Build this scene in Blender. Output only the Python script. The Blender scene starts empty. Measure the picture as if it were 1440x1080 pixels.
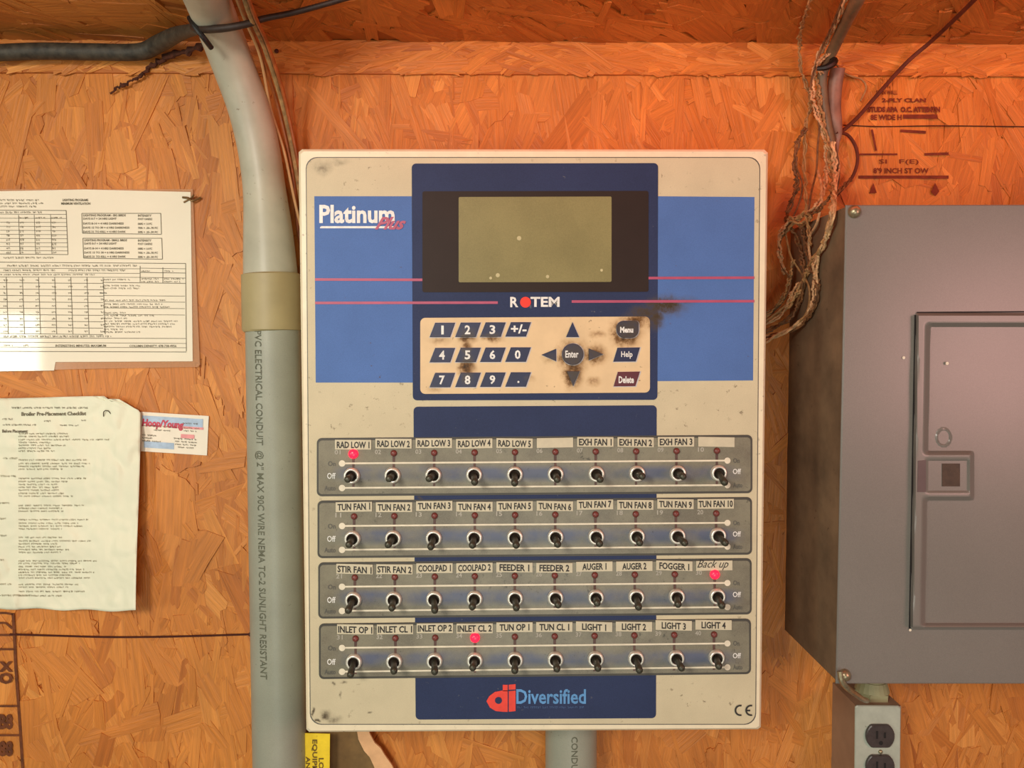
import bpy, bmesh, math, random
from mathutils import Vector, Matrix, Euler
random.seed(7)
sc = bpy.context.scene
COL = sc.collection
# ------------------------------------------------------------------ camera
F = 1082.0
CAM = Vector((0.0, -0.80, 1.50))
cam_d = bpy.data.cameras.new('camera'); cam = bpy.data.objects.new('camera', cam_d); COL.objects.link(cam)
cam_d.sensor_width = 36.0; cam_d.lens = F/1440*36.0; cam_d.clip_start = 0.01
cam.location = CAM
cam.rotation_euler = Euler((math.radians(90-2.4), 0, math.radians(-0.57)), 'XYZ')
sc.camera = cam
RM = cam.rotation_euler.to_matrix()
# ------------------------------------------------------------------ world, lights, exposure
w = bpy.data.worlds.new('world'); sc.world = w; w.use_nodes = True
w.node_tree.nodes['Background'].inputs[0].default_value = (0.58, 0.53, 0.44, 1)
w.node_tree.nodes['Background'].inputs[1].default_value = 0.26
def area(name, loc, target, size, power, col, size_y=None):
    l = bpy.data.lights.new(name, 'AREA'); l.energy = power; l.color = col; l.size = size
    if size_y: l.shape = 'RECTANGLE'; l.size_y = size_y
    o = bpy.data.objects.new(name, l); COL.objects.link(o); o.location = loc
    o.rotation_euler = (Vector(target)-Vector(loc)).to_track_quat('-Z', 'Y').to_euler()
    return o
area('lamp_main', (-0.50, -1.28, 1.77), (0.05, 0, 1.42), 0.24, 10, (1.0, 0.93, 0.82))
area('lamp_daylight', (-1.36, -1.20, 1.43), (0, 0, 1.45), 0.30, 5.0, (0.90, 1.0, 0.86), 0.34)
area('fill_low', (0.1, -2.1, 0.75), (0, 0, 1.25), 0.7, 9.5, (0.90, 1.0, 0.90))  # added neutral fill from low in front, no visible source
area('lamp_heat', (0.28, -0.17, 1.806), (0.26, 0.0, 1.60), 0.85, 0.66, (1.0, 0.10, 0.01), 0.06)
area('glare_fill_side', (0.95, -0.95, 1.50), (0.45, 0.0, 1.5), 0.34, 4.0, (1.0, 0.50, 0.46))  # added unseen pink light, placed for the glare on the cabinet front
vs = sc.view_settings
vs.view_transform = 'Standard'; vs.look = 'None'; vs.exposure = 0.0; vs.gamma = 1.0; vs.use_curve_mapping = False
# ------------------------------------------------------------------ helpers
def P(px, py, d):
    """world point seen at photo pixel px,py on the plane d metres in front of the wall"""
    v = RM @ Vector(((px-720)/F, (540-py)/F, -1))
    t = (-d - CAM.y)/v.y
    return CAM + v*t
def lin(c):
    c /= 255.0
    return c/12.92 if c <= .04045 else ((c+.055)/1.055)**2.4
def C(r, g, b): return (lin(r), lin(g), lin(b), 1)
class NT:
    def __init__(s, name):
        s.m = bpy.data.materials.new(name); s.m.use_nodes = True
        s.t = s.m.node_tree; s.b = s.t.nodes['Principled BSDF']; s.L = s.t.links
    def n(s, typ, **k):
        x = s.t.nodes.new(typ)
        for a, v in k.items(): setattr(x, a, v)
        return x
    def mixc(s, fac, a, b, bt='MIX'):
        x = s.n('ShaderNodeMix', data_type='RGBA', blend_type=bt)
        for sock, v in ((x.inputs['Factor'], fac), (x.inputs[6], a), (x.inputs[7], b)):
            if hasattr(v, 'links'): s.L.new(v, sock)
            else: sock.default_value = v
        return x.outputs[2]
    def math(s, op, a, b=0.0, clamp=False):
        x = s.n('ShaderNodeMath', operation=op, use_clamp=clamp)
        for sock, v in ((x.inputs[0], a), (x.inputs[1], b)):
            if hasattr(v, 'links'): s.L.new(v, sock)
            else: sock.default_value = v
        return x.outputs[0]
    def noise(s, vec, scale, detail=3, rough=.5):
        x = s.n('ShaderNodeTexNoise'); x.inputs['Scale'].default_value = scale
        x.inputs['Detail'].default_value = detail; x.inputs['Roughness'].default_value = rough
        s.L.new(vec, x.inputs['Vector']); return x.outputs['Fac']
    def rng(s, v, a, b, c=0., d=1.):
        x = s.n('ShaderNodeMapRange'); s.L.new(v, x.inputs[0])
        for i, q in enumerate((a, b, c, d)): x.inputs[i+1].default_value = q
        return x.outputs[0]
CTRL_D = 0.130
CTRL_L = P(750, 1029, 0.0); CTRL_L.y = 0
def stain_group():
    """soot and fingerprints on the controller face, in the controller's own coordinates"""
    g = bpy.data.node_groups.new('soot', 'ShaderNodeTree')
    g.interface.new_socket('Fac', in_out='OUTPUT', socket_type='NodeSocketFloat')
    out = g.nodes.new('NodeGroupOutput')
    tc = g.nodes.new('ShaderNodeTexCoord')
    nz = g.nodes.new('ShaderNodeTexNoise'); nz.inputs['Scale'].default_value = 130; nz.inputs['Detail'].default_value = 4
    g.links.new(tc.outputs['Object'], nz.inputs['Vector'])
    sub = g.nodes.new('ShaderNodeVectorMath'); sub.operation = 'SUBTRACT'; g.links.new(nz.outputs['Color'], sub.inputs[0]); sub.inputs[1].default_value = (.5, .5, .5)
    sca = g.nodes.new('ShaderNodeVectorMath'); sca.operation = 'SCALE'; g.links.new(sub.outputs[0], sca.inputs[0]); sca.inputs['Scale'].default_value = .009
    add = g.nodes.new('ShaderNodeVectorMath'); add.operation = 'ADD'; g.links.new(tc.outputs['Object'], add.inputs[0]); g.links.new(sca.outputs[0], add.inputs[1])
    last = None
    blobs = [(657,494,9,26,.75),(803,530,13,22,.9),(657,473,16,14,.9),(657,515,13,22,1),(692,474,18,8,.7),(656,532,11,14,.7),(620,478,18,8,.35),
             (806,500,27,25,.95),(806,522,17,30,.95),(836,499,22,17,.8),(776,503,16,10,.35),(881,468,26,24,1),(893,452,22,16,.8),
             (936,430,34,17,1),(922,446,16,22,.9),(905,440,24,12,.8),(960,424,22,9,.4),(840,470,14,6,.45),(866,470,14,8,.5),(744,532,10,6,.3),
             (454,236,16,12,.45),(478,228,16,7,.35),(458,1006,9,9,.8),(470,1012,14,10,.5),(1075,1008,10,10,.4),(835,536,12,8,.4),(612,547,14,6,.3),(441,1000,4,7,.9),(447,1013,5,3,.9),(470,961,4,5,.7),(484,959,6,3,.6),(479,978,3,5,.6),(520,1002,4,3,.6),(437,1024,6,3,.8),(1050,668,4,3,.5),(590,700,5,3,.5)]
    for (px, py, rx, ry, st) in blobs:
        c = P(px, py, CTRL_D) - CTRL_L
        s1 = g.nodes.new('ShaderNodeVectorMath'); s1.operation = 'SUBTRACT'; g.links.new(add.outputs[0], s1.inputs[0]); s1.inputs[1].default_value = (c.x, 0, c.z)
        s2 = g.nodes.new('ShaderNodeVectorMath'); s2.operation = 'MULTIPLY'; g.links.new(s1.outputs[0], s2.inputs[0]); s2.inputs[1].default_value = (1400/rx, 0, 1400/ry)
        s3 = g.nodes.new('ShaderNodeVectorMath'); s3.operation = 'LENGTH'; g.links.new(s2.outputs[0], s3.inputs[0])
        mr = g.nodes.new('ShaderNodeMapRange'); mr.interpolation_type = 'SMOOTHSTEP'; g.links.new(s3.outputs['Value'], mr.inputs[0])
        mr.inputs[1].default_value = .05; mr.inputs[2].default_value = 1.05; mr.inputs[3].default_value = st; mr.inputs[4].default_value = 0
        if last is None: last = mr.outputs[0]
        else:
            mx = g.nodes.new('ShaderNodeMath'); mx.operation = 'MAXIMUM'; g.links.new(last, mx.inputs[0]); g.links.new(mr.outputs[0], mx.inputs[1]); last = mx.outputs[0]
    g.links.new(last, out.inputs[0])
    return g
SOOT = stain_group()
def mat(name, col, rough=.5, metal=0., spec=.5, var=.12, vs_=60, bump=.0, bs=400, spots=0., spotcol=(.10,.06,.03,1), soot=0., sootcol=(.035,.018,.008,1), stretch=None, grain=0.):
    k = NT(name); tc = k.n('ShaderNodeTexCoord').outputs['Object']; vec = tc
    if stretch:
        mp = k.n('ShaderNodeMapping'); mp.inputs['Scale'].default_value = stretch; k.L.new(tc, mp.inputs[0]); vec = mp.outputs[0]
    n1 = k.noise(vec, vs_, 4, .6)
    f = k.rng(n1, .3, .7, 1-var, 1+var)
    mul = k.n('ShaderNodeVectorMath', operation='SCALE'); mul.inputs[0].default_value = col[:3]; k.L.new(f, mul.inputs['Scale'])
    c = mul.outputs[0]
    if grain:
        ng = k.rng(k.noise(tc, 1500, 2), .3, .7, 1-grain, 1+grain)
        m2 = k.n('ShaderNodeVectorMath', operation='SCALE'); k.L.new(c, m2.inputs[0]); k.L.new(ng, m2.inputs['Scale']); c = m2.outputs[0]
    if spots:
        a = k.rng(k.noise(tc, 170, 3, .65), .70-.06*spots, .74, 0, .85)
        b = k.rng(k.noise(tc, 26, 2), .42, .62, 0, 1)
        c = k.mixc(k.math('MULTIPLY', a, b, True), c, spotcol)
    if soot:
        g = k.n('ShaderNodeGroup'); g.node_tree = SOOT
        h = k.rng(k.noise(tc, 260, 4, .7), .34, .64, .5, 1.0)
        fac = k.math('MULTIPLY', g.outputs[0], h)
        brown = k.mixc(k.math('MULTIPLY', fac, 1.7*soot, True), c, (.30,.14,.04,1) if soot > .9 else (.10,.075,.045,1))
        c = k.mixc(k.rng(fac, .22, .85, 0, .95*soot), brown, sootcol)
    k.L.new(c, k.b.inputs['Base Color'])
    k.b.inputs['Metallic'].default_value = metal
    k.b.inputs['Roughness'].default_value = rough; k.b.inputs['Specular IOR Level'].default_value = spec
    if bump:
        bn = k.n('ShaderNodeBump'); bn.inputs['Strength'].default_value = bump; bn.inputs['Distance'].default_value = .001
        k.L.new(k.noise(vec, bs, 4, .6), bn.inputs['Height']); k.L.new(bn.outputs[0], k.b.inputs['Normal'])
    return k.m
def emit(name, col, st):
    k = NT(name); k.b.inputs['Base Color'].default_value = col
    k.b.inputs['Emission Color'].default_value = col; k.b.inputs['Emission Strength'].default_value = st; k.b.inputs['Roughness'].default_value = .3
    return k.m
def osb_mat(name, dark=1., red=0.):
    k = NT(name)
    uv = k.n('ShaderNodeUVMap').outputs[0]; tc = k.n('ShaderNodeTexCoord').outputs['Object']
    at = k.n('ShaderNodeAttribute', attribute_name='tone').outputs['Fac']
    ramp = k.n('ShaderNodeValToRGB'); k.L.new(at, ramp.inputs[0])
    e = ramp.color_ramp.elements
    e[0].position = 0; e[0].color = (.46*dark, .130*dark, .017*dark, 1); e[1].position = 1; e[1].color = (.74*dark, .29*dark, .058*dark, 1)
    x = e.new(.45); x.color = (.59*dark, .195*dark, .028*dark, 1); x = e.new(.75); x.color = (.66*dark, .235*dark, .040*dark, 1)
    mp = k.n('ShaderNodeMapping'); mp.inputs['Scale'].default_value = (14, 260, 1); k.L.new(uv, mp.inputs[0])
    g1 = k.noise(mp.outputs[0], 1.0, 5, .6)
    mp2 = k.n('ShaderNodeMapping'); mp2.inputs['Scale'].default_value = (30, 900, 1); k.L.new(uv, mp2.inputs[0])
    g2 = k.noise(mp2.outputs[0], 1.0, 3, .6)
    f = k.math('MULTIPLY', k.rng(g1, .3, .7, .80, 1.16), k.rng(g2, .3, .7, .9, 1.09))
    f = k.math('MULTIPLY', f, k.rng(k.noise(tc, 9, 3), .3, .7, .86, 1.10))
    mul = k.n('ShaderNodeVectorMath', operation='SCALE'); k.L.new(ramp.outputs[0], mul.inputs[0]); k.L.new(f, mul.inputs['Scale'])
    spot = k.math('MULTIPLY', k.rng(k.noise(tc, 120, 4, .7), .68, .76, 0, .6), k.rng(k.noise(tc, 12, 2), .45, .6))
    c = k.mixc(spot, mul.outputs[0], (.10,.025,.008,1))
    k.L.new(c, k.b.inputs['Base Color']); k.b.inputs['Roughness'].default_value = .5
    bn = k.n('ShaderNodeBump'); bn.inputs['Strength'].default_value = .7; bn.inputs['Distance'].default_value = .0016
    hh = k.math('ADD', g1, k.math('MULTIPLY', g2, .35)); k.L.new(hh, bn.inputs['Height']); k.L.new(bn.outputs[0], k.b.inputs['Normal'])
    return k.m
def link(name, me, parent=None, kind=None):
    o = bpy.data.objects.new(name, me); COL.objects.link(o)
    if parent: o.parent = parent
    if kind: o['kind'] = kind
    return o
def wloc(o):
    v = Vector((0, 0, 0))
    while o: v = v + o.location; o = o.parent
    return v
def obj(name, bm, mats, parent=None, smooth=False, kind=None, base=None):
    """link a bmesh given in world coordinates as one object"""
    off = wloc(parent) if parent else (base if base is not None else Vector((0, 0, 0)))
    bmesh.ops.translate(bm, verts=bm.verts, vec=-off)
    me = bpy.data.meshes.new(name); bm.to_mesh(me); bm.free()
    for m in (mats if isinstance(mats, (list, tuple)) else [mats]): me.materials.append(m)
    if smooth:
        for p in me.polygons: p.use_smooth = True
        try: me.set_sharp_from_angle(angle=math.radians(40))
        except Exception: pass
    o = link(name, me, parent, kind)
    if not parent: o.location = off
    return o
def thing(name, label, cat, loc=(0,0,0), group=None):
    o = bpy.data.objects.new(name, None); COL.objects.link(o); o.location = loc; o.empty_display_size = .02
    tag(o, label, cat, group); return o
def tag(o, label, cat, group=None):
    o['label'] = label; o['category'] = cat
    if group: o['group'] = group
    return o
def slab(pts, d, t, bm=None, bev=0.0):
    """pts: outline in photo pixels on plane d; extruded back t metres. bev = chamfer"""
    bm = bm or bmesh.new()
    W = [P(x, y, d) for x, y in pts]
    c = sum(W, Vector())/len(W)
    rings = []
    if bev:
        def ins(v):
            q = v-c; L = Vector((q.x, 0, q.z)); n = L.length
            sx = (abs(q.x)-bev)/max(abs(q.x), 1e-6); sz = (abs(q.z)-bev)/max(abs(q.z), 1e-6)
            return Vector((c.x+q.x*max(sx, 0), v.y, c.z+q.z*max(sz, 0)))
        rings.append([bm.verts.new(ins(v)) for v in W])
        rings.append([bm.verts.new(v+Vector((0, bev, 0))) for v in W])
    else: rings.append([bm.verts.new(v) for v in W])
    rings.append([bm.verts.new(v+Vector((0, t, 0))) for v in W])
    bm.faces.new(rings[0])
    for a, b in zip(rings, rings[1:]):
        for i in range(len(W)):
            j = (i+1) % len(W); bm.faces.new((a[i], b[i], b[j], a[j]))
    bm.faces.new(list(reversed(rings[-1])))
    bmesh.ops.recalc_face_normals(bm, faces=bm.faces)
    return bm
def flat(pts, d, bm=None, f=None):
    bm = bm or bmesh.new(); f = f or (lambda x, y: P(x, y, d))
    bm.faces.new([bm.verts.new(f(x, y)) for x, y in pts]); return bm
def rr(x0, y0, x1, y1, r=4, s=0., n=5):
    """rounded rectangle, s = slope of its horizontal edges (y per x)"""
    if not isinstance(r, (tuple, list)): r = (r,)*4
    out = []
    for (cx, cy, a0, q) in ((x1, y0, -90, r[1]), (x1, y1, 0, r[2]), (x0, y1, 90, r[3]), (x0, y0, 180, r[0])):
        if q == 0: out.append((cx, cy)); continue
        ox = cx-q if cx == x1 else cx+q; oy = cy+q if cy == y0 else cy-q
        for i in range(n+1):
            a = math.radians(a0+90*i/n); out.append((ox+q*math.cos(a), oy+q*math.sin(a)))
    return [(x, y+s*(x-x0)) for x, y in out]
def circ(x, y, r, n=20, ry=None): return [(x+r*math.cos(2*math.pi*i/n), y+(ry or r)*math.sin(2*math.pi*i/n)) for i in range(n)]
_tc = {}
def glyphs(s, bold=0.0, shear=0.0):
    key = (s, bold, shear)
    if key in _tc: return _tc[key]
    cu = bpy.data.curves.new('t', 'FONT'); cu.body = s; cu.offset = bold; cu.shear = shear; cu.resolution_u = 2
    o = bpy.data.objects.new('t', cu); COL.objects.link(o)
    dg = bpy.context.evaluated_depsgraph_get(); dg.update()
    me = bpy.data.meshes.new_from_object(o.evaluated_get(dg))
    v = [tuple(q.co)[:2] for q in me.vertices]; f = [tuple(p.vertices) for p in me.polygons]
    bpy.data.objects.remove(o); bpy.data.curves.remove(cu); bpy.data.meshes.remove(me)
    x0 = min(a for a, b in v); x1 = max(a for a, b in v); y0 = min(b for a, b in v); y1 = max(b for a, b in v)
    v = [((a-x0)/max(x1-x0, 1e-6), (b-y0)/max(y1-y0, 1e-6)) for a, b in v]
    _tc[key] = (v, f, (x1-x0)/max(y1-y0, 1e-6)); return _tc[key]
def text(s, x0, y0, x1, y1, d, bm=None, slope=0., bold=.015, shear=0., f=None, vert=False):
    """lettering fitted into a pixel box of a surface"""
    bm = bm or bmesh.new(); f = f or (lambda x, y: P(x, y, d))
    v, fa, asp = glyphs(s, bold, shear)
    vv = []
    for a, b in v:
        if vert: x, y = x0+b*(x1-x0), y0+a*(y1-y0)
        else: x, y = x0+a*(x1-x0), y1-b*(y1-y0)+slope*(a*(x1-x0))
        vv.append(bm.verts.new(f(x, y)))
    for q in fa:
        try: bm.faces.new([vv[i] for i in q])
        except ValueError: pass
    return bm
def scribble(bm, x0, y, x1, h, f, rnd, dens=.8):
    """unreadable small print: rows of tiny strokes grouped in words"""
    x = x0
    while x < x1-1:
        wl = min(rnd.uniform(5, 16), x1-x)
        xe = x+wl
        while x < xe-1:
            lw = rnd.uniform(.9, 1.5); a = rnd.uniform(.0, .35)*h; b = h-rnd.uniform(0, .3)*h
            k = rnd.random()
            if k < .5: rects = [(x, y+a, x+.55, y+b), (x, y+rnd.choice((a, (a+b)/2, b-.6)), x+lw, y+rnd.choice((a, (a+b)/2, b-.6))+.01)]
            else: rects = [(x, y+a*.5, x+lw, y+a*.5+.55), (x+lw-.5, y+a, x+lw, y+b)]
            for (p, q, r_, s_) in rects:
                if s_-q < .5: s_ = q+.55
                if r_-p < .5: r_ = p+.5
                bm.faces.new([bm.verts.new(f(*t)) for t in ((p, q), (r_, q), (r_, s_), (p, s_))])
            x += lw+.55
        x += rnd.uniform(1.6, 2.6)
def spline(pts, n=8):
    pts = [Vector(p) for p in pts]; out = []
    for i in range(len(pts)-1):
        p0 = pts[i-1] if i else pts[0]*2-pts[1]; p1 = pts[i]; p2 = pts[i+1]; p3 = pts[i+2] if i+2 < len(pts) else p2*2-p1
        for k in range(n):
            t = k/n
            out.append(.5*((2*p1)+(p2-p0)*t+(2*p0-5*p1+4*p2-p3)*t*t+(3*p1-p0-3*p2+p3)*t**3))
    out.append(pts[-1]); return out
def tube(path, r, seg=8, bm=None, cap=True):
    bm = bm or bmesh.new(); rings = []; n = len(path); up = None
    for i, p in enumerate(path):
        t = (path[min(i+1, n-1)]-path[max(i-1, 0)]).normalized()
        if up is None:
            up = Vector((0, -1, 0)) if abs(t.y) < .8 else Vector((1, 0, 0))
        s = t.cross(up).normalized(); up = s.cross(t).normalized()
        rad = r(i/(n-1)) if callable(r) else r
        rings.append([bm.verts.new(p+(s*math.cos(a)+up*math.sin(a))*rad) for a in [2*math.pi*j/seg for j in range(seg)]])
    for a, b in zip(rings, rings[1:]):
        for j in range(seg): bm.faces.new((a[j], a[(j+1) % seg], b[(j+1) % seg], b[j]))
    if cap: bm.faces.new(list(reversed(rings[0]))); bm.faces.new(rings[-1])
    bmesh.ops.recalc_face_normals(bm, faces=bm.faces)
    return bm
def pxpath(pts, n=8): return spline([P(*q) for q in pts], n)
def lathe(prof, seg=20, mats=None):
    """profile (r, h[, mat]) turned about the -Y axis, h towards the viewer"""
    bm = bmesh.new(); rings = []
    for q in prof:
        r, h = q[0], q[1]
        rings.append([bm.verts.new((max(r, 1e-5)*math.cos(2*math.pi*j/seg), -h, max(r, 1e-5)*math.sin(2*math.pi*j/seg))) for j in range(seg)])
    for k, (a, b) in enumerate(zip(rings, rings[1:])):
        for j in range(seg):
            fc = bm.faces.new((a[j], a[(j+1) % seg], b[(j+1) % seg], b[j])); fc.material_index = prof[k][2] if len(prof[k]) > 2 else 0
    bmesh.ops.remove_doubles(bm, verts=bm.verts, dist=2e-5)
    bmesh.ops.recalc_face_normals(bm, faces=bm.faces); return bm
def tomesh(bm, name, mats, smooth=True):
    me = bpy.data.meshes.new(name); bm.to_mesh(me); bm.free()
    for m in mats: me.materials.append(m)
    if smooth:
        for p in me.polygons: p.use_smooth = True
    return me
def wbox(bm, x0, x1, y0, y1, z0, z1):
    v = [bm.verts.new((x, y, z)) for x in (x0, x1) for y in (y0, y1) for z in (z0, z1)]
    for q in ((0,1,3,2), (4,6,7,5), (0,4,5,1), (2,3,7,6), (0,2,6,4), (1,5,7,3)): bm.faces.new([v[i] for i in q])
    bmesh.ops.recalc_face_normals(bm, faces=bm.faces); return bm

# ------------------------------------------------------------------ materials
OSB = osb_mat('oriented_strand_board')
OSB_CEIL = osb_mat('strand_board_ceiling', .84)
SEAM = mat('dark_seam', C(70,25,8), .9)
INK = mat('stamp_ink', C(112,42,16), .8, var=.35, vs_=150)
INK2 = mat('brown_stamp_ink', C(104,52,18), .8, var=.35, vs_=150)
LID = mat('cream_plastic', C(228,214,182), .42, var=.05, spots=1.2, bump=.08)
BEIGE = mat('overlay_beige', C(200,188,156), .5, spec=.22, var=.06, vs_=25, spots=1.1, soot=.7, grain=.05)
BLUE = mat('overlay_blue', C(80,112,170), .6, spec=.22, var=.06, vs_=20, spots=.15, soot=.8, grain=.09)
NAVY = mat('overlay_navy', C(44,54,86), .6, spec=.22, var=.08, vs_=18, spots=.12, spotcol=C(110,110,110), soot=.75, grain=.10)
KEYBG = mat('keypad_cream', C(220,192,150), .45, spec=.22, var=.07, vs_=40, spots=.5, soot=1.0)
KEYNAVY = mat('key_navy', C(36,40,72), .4, var=.15, soot=.55)
KEYRED = mat('key_maroon', C(92,34,44), .4, var=.15, soot=.4)
KEYEDGE = mat('key_edge', C(196,190,190), .4, soot=.6)
WHITE = mat('print_white', C(226,224,218), .5, var=.12, vs_=200)
CREAMP = mat('print_cream', C(222,212,188), .5, var=.1, vs_=150)
GREYP = mat('print_grey', C(88,84,76), .5)
DARKSTEM = mat('print_maroon_stem', C(84,56,48), .5, var=.3, vs_=200)
REDLINE = mat('print_red_line', C(172,74,104), .5)
REDPRINT = mat('print_red', C(226,58,40), .5, var=.15, vs_=90)
REDHOT = mat('print_bright_red', C(240,48,26), .5)
SKYP = mat('print_sky_blue', C(86,142,196), .5, var=.2, vs_=60)
BEZEL = mat('display_window_brown', C(46,34,29), .55, spec=.22, var=.06, grain=.12)
LCD = mat('lcd_olive', C(134,126,84), .42, spec=.22, var=.09, vs_=22, grain=.08, bump=.02)
STRIP = mat('label_tape', C(200,190,162), .5, var=.08, vs_=90, spots=.2)
BLACKP = mat('label_black', C(42,38,34), .6, var=.3, vs_=300)
CHROME = mat('dull_chrome', C(236,230,216), .32, .55, var=.2, vs_=200)
SOCKET = mat('socket_dark', C(52,42,34), .6)
LEVER = mat('lever_metal', C(72,70,58), .42, .5, var=.35, vs_=250)
LEDOFF = mat('led_off', C(110,54,48), .35, var=.3, vs_=200)
LEDON = emit('led_lit', (1.0, .010, .035, 1), 2.2)
PVC = mat('grey_conduit', C(152,152,136), .42, var=.10, vs_=14, spots=.3, spotcol=C(90,84,70), grain=.06)
PVC2 = mat('pale_conduit_elbow', C(178,174,154), .42, var=.14, vs_=18, spots=.6, spotcol=C(110,90,66))
COUP = mat('coupling_putty', C(166,150,108), .5, var=.08, vs_=30)
PIPEINK = mat('conduit_ink', C(96,96,78), .6, var=.3, vs_=120)
CABGREY = mat('cabinet_grey', C(120,115,108), .31, var=.05, vs_=8, grain=.07, bump=.05, bs=900)
CABSIDE = mat('cabinet_side_dirty', C(112,92,68), .8, var=.35, vs_=22, spots=1., spotcol=C(60,42,26))
CABGAP = mat('cabinet_gap', C(24,18,16), .8)
BOXGREY = mat('handy_box_steel', C(176,180,164), .5, .15, var=.12, vs_=60, spots=.6, spotcol=C(110,112,96))
BOXSIDE = mat('handy_box_side', C(150,120,96), .65, var=.10, vs_=40)
SOCK = mat('receptacle_brown', C(66,56,54), .35, var=.2, vs_=200)
BLACKRUB = mat('black_jacket', C(58,52,42), .6, var=.6, vs_=130, bump=.4, bs=200)
BLACKTHIN = mat('thin_black_jacket', C(44,28,18), .6, var=.5, vs_=130)
DUSTY = mat('dusty_wire', C(158,120,74), .7, var=.45, vs_=160)
COPPER = mat('brown_wire', C(150,78,34), .4, var=.35, vs_=90)
DARKCORD = mat('dark_cord', C(92,36,14), .7, var=.3, vs_=120)
GREYCABLE = mat('grey_cable', C(104,88,64), .5, var=.25, vs_=70)
TIE = mat('black_tie', C(18,14,12), .5)
PAPER = mat('paper', C(230,228,202), .6, var=.05, vs_=12, bump=.9, bs=28)
LAMSHEET = mat('chart_paper', C(240,230,206), .6, var=.03, vs_=10)
for q_, v_ in (('Coat Weight', 1.0), ('Coat Roughness', .06)): LAMSHEET.node_tree.nodes['Principled BSDF'].inputs[q_].default_value = v_
def lam_mat():
    k = NT('laminate_film'); k.b.inputs['Base Color'].default_value = C(222,170,128); k.b.inputs['Roughness'].default_value = .18
    k.b.inputs['Alpha'].default_value = .42; return k.m
LAM = lam_mat()
PRINTG = mat('small_print', C(112,104,84), .7, var=.2, vs_=100)
PRINTL = mat('faint_print', C(138,128,100), .7, var=.3, vs_=60)
YELLOW = mat('yellow_label', C(240,206,40), .45, var=.10, vs_=80, spots=.5, spotcol=C(150,110,20))
BOARD = mat('brown_cardboard', C(120,92,52), .8, var=.25, vs_=50)
TORN = mat('torn_edge', C(226,176,128), .8, var=.12, vs_=70, bump=.3)
SCREW = mat('screw_steel', C(160,146,116), .35, .7, var=.3, vs_=250)
PUTTY = mat('fitting_putty', C(150,148,110), .6, var=.12, vs_=70)

# ------------------------------------------------------------------ setting
def strands(xr, zr, n, map3, angle_f, mt, name, parent, seed, Lr=(.04, .125), Wr=(.010, .044), dmax=.0034):
    """overlapping wood strands, each a thin flake with ragged ends and a slight tilt"""
    rnd = random.Random(seed); V = []; Fc = []; UV = []; T = []
    for _ in range(n):
        cx = rnd.uniform(*xr); cz = rnd.uniform(*zr)
        L = rnd.uniform(*Lr)*rnd.uniform(.7, 1.1); W = rnd.uniform(*Wr)*rnd.uniform(.45, 1.0)
        a = angle_f(rnd, cx, cz); ca, sa = math.cos(a), math.sin(a)
        d0 = rnd.uniform(.0004, dmax-.0006); tl = rnd.gauss(0, .012); tw = rnd.gauss(0, .035)
        k = rnd.randint(2, 4); pts = []
        skew = rnd.uniform(-.5, .5)*W
        for i in range(k+1):
            v = -W/2+W*i/k; pts.append((L/2+rnd.uniform(-.09, .06)*L+skew*(i/k-.5), v))
        pts.append((rnd.uniform(-.2, .2)*L, W/2+rnd.uniform(-.06, .10)*W))
        for i in range(k+1):
            v = W/2-W*i/k; pts.append((-L/2+rnd.uniform(-.06, .09)*L+skew*(.5-i/k), v))
        pts.append((rnd.uniform(-.2, .2)*L, -W/2-rnd.uniform(-.06, .10)*W))
        b = len(V); m = len(pts); ou, ov = rnd.uniform(0, 50), rnd.uniform(0, 50); tone = min(1, max(0, rnd.gauss(.52, .19)))
        for (u, v) in pts:
            d = min(dmax, max(.0001, d0+u*tl+v*tw))
            V.append(map3(cx+u*ca-v*sa, cz+u*sa+v*ca, d))
        for (u, v) in pts: V.append(map3(cx+u*ca-v*sa, cz+u*sa+v*ca, -.0008))
        Fc.append(tuple(range(b, b+m))); T.append(tone); UV += [(u+ou, v+ov) for u, v in pts]
        for i in range(m):
            j = (i+1) % m; Fc.append((b+j, b+i, b+m+i, b+m+j)); T.append(tone*.25)
            UV += [(pts[q][0]+ou, pts[q][1]+ov) for q in (j, i, i, j)]
    me = bpy.data.meshes.new(name); me.from_pydata([tuple(v) for v in V], [], Fc)
    uvl = me.uv_layers.new(name='UVMap'); uvl.data.foreach_set('uv', [c for p in UV for c in p])
    at = me.attributes.new('tone', 'FLOAT', 'FACE'); at.data.foreach_set('value', T)
    me.materials.append(mt); me.update()
    o = link(name, me, parent, 'stuff'); return o
def ang_wall(r, x, z):
    return math.radians(92)+r.gauss(0, math.radians(20)) if r.random() < .82 else r.uniform(0, math.pi)
bm = bmesh.new(); wbox(bm, -1.15, 1.15, 0.0005, .02, .75, 2.0)
wall = obj('wall_back', bm, OSB, kind='structure')
strands((-1.05, 1.05), (.95, 1.83), 9000, lambda x, z, d: (x, -d+.0005, z), ang_wall, OSB, 'wood_strands', wall, 3)
strands((-1.05, 1.05), (.95, 1.83), 3600, lambda x, z, d: (x, -d+.0005, z), ang_wall, OSB, 'wood_splinters', wall, 13, Lr=(.015, .05), Wr=(.002, .008), dmax=.0036)
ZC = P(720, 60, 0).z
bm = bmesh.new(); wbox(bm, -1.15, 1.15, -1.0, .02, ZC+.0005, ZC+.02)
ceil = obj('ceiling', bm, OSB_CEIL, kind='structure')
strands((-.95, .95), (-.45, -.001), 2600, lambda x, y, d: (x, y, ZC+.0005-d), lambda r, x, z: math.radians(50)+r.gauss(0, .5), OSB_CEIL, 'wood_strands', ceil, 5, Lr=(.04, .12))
Z0, Z1 = P(720, 104, .006).z, ZC-.0002
bm = bmesh.new(); wbox(bm, -1.1, 1.1, -.0055, .0, Z0, Z1)
trim = obj('trim_1', bm, OSB, kind='structure')
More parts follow.
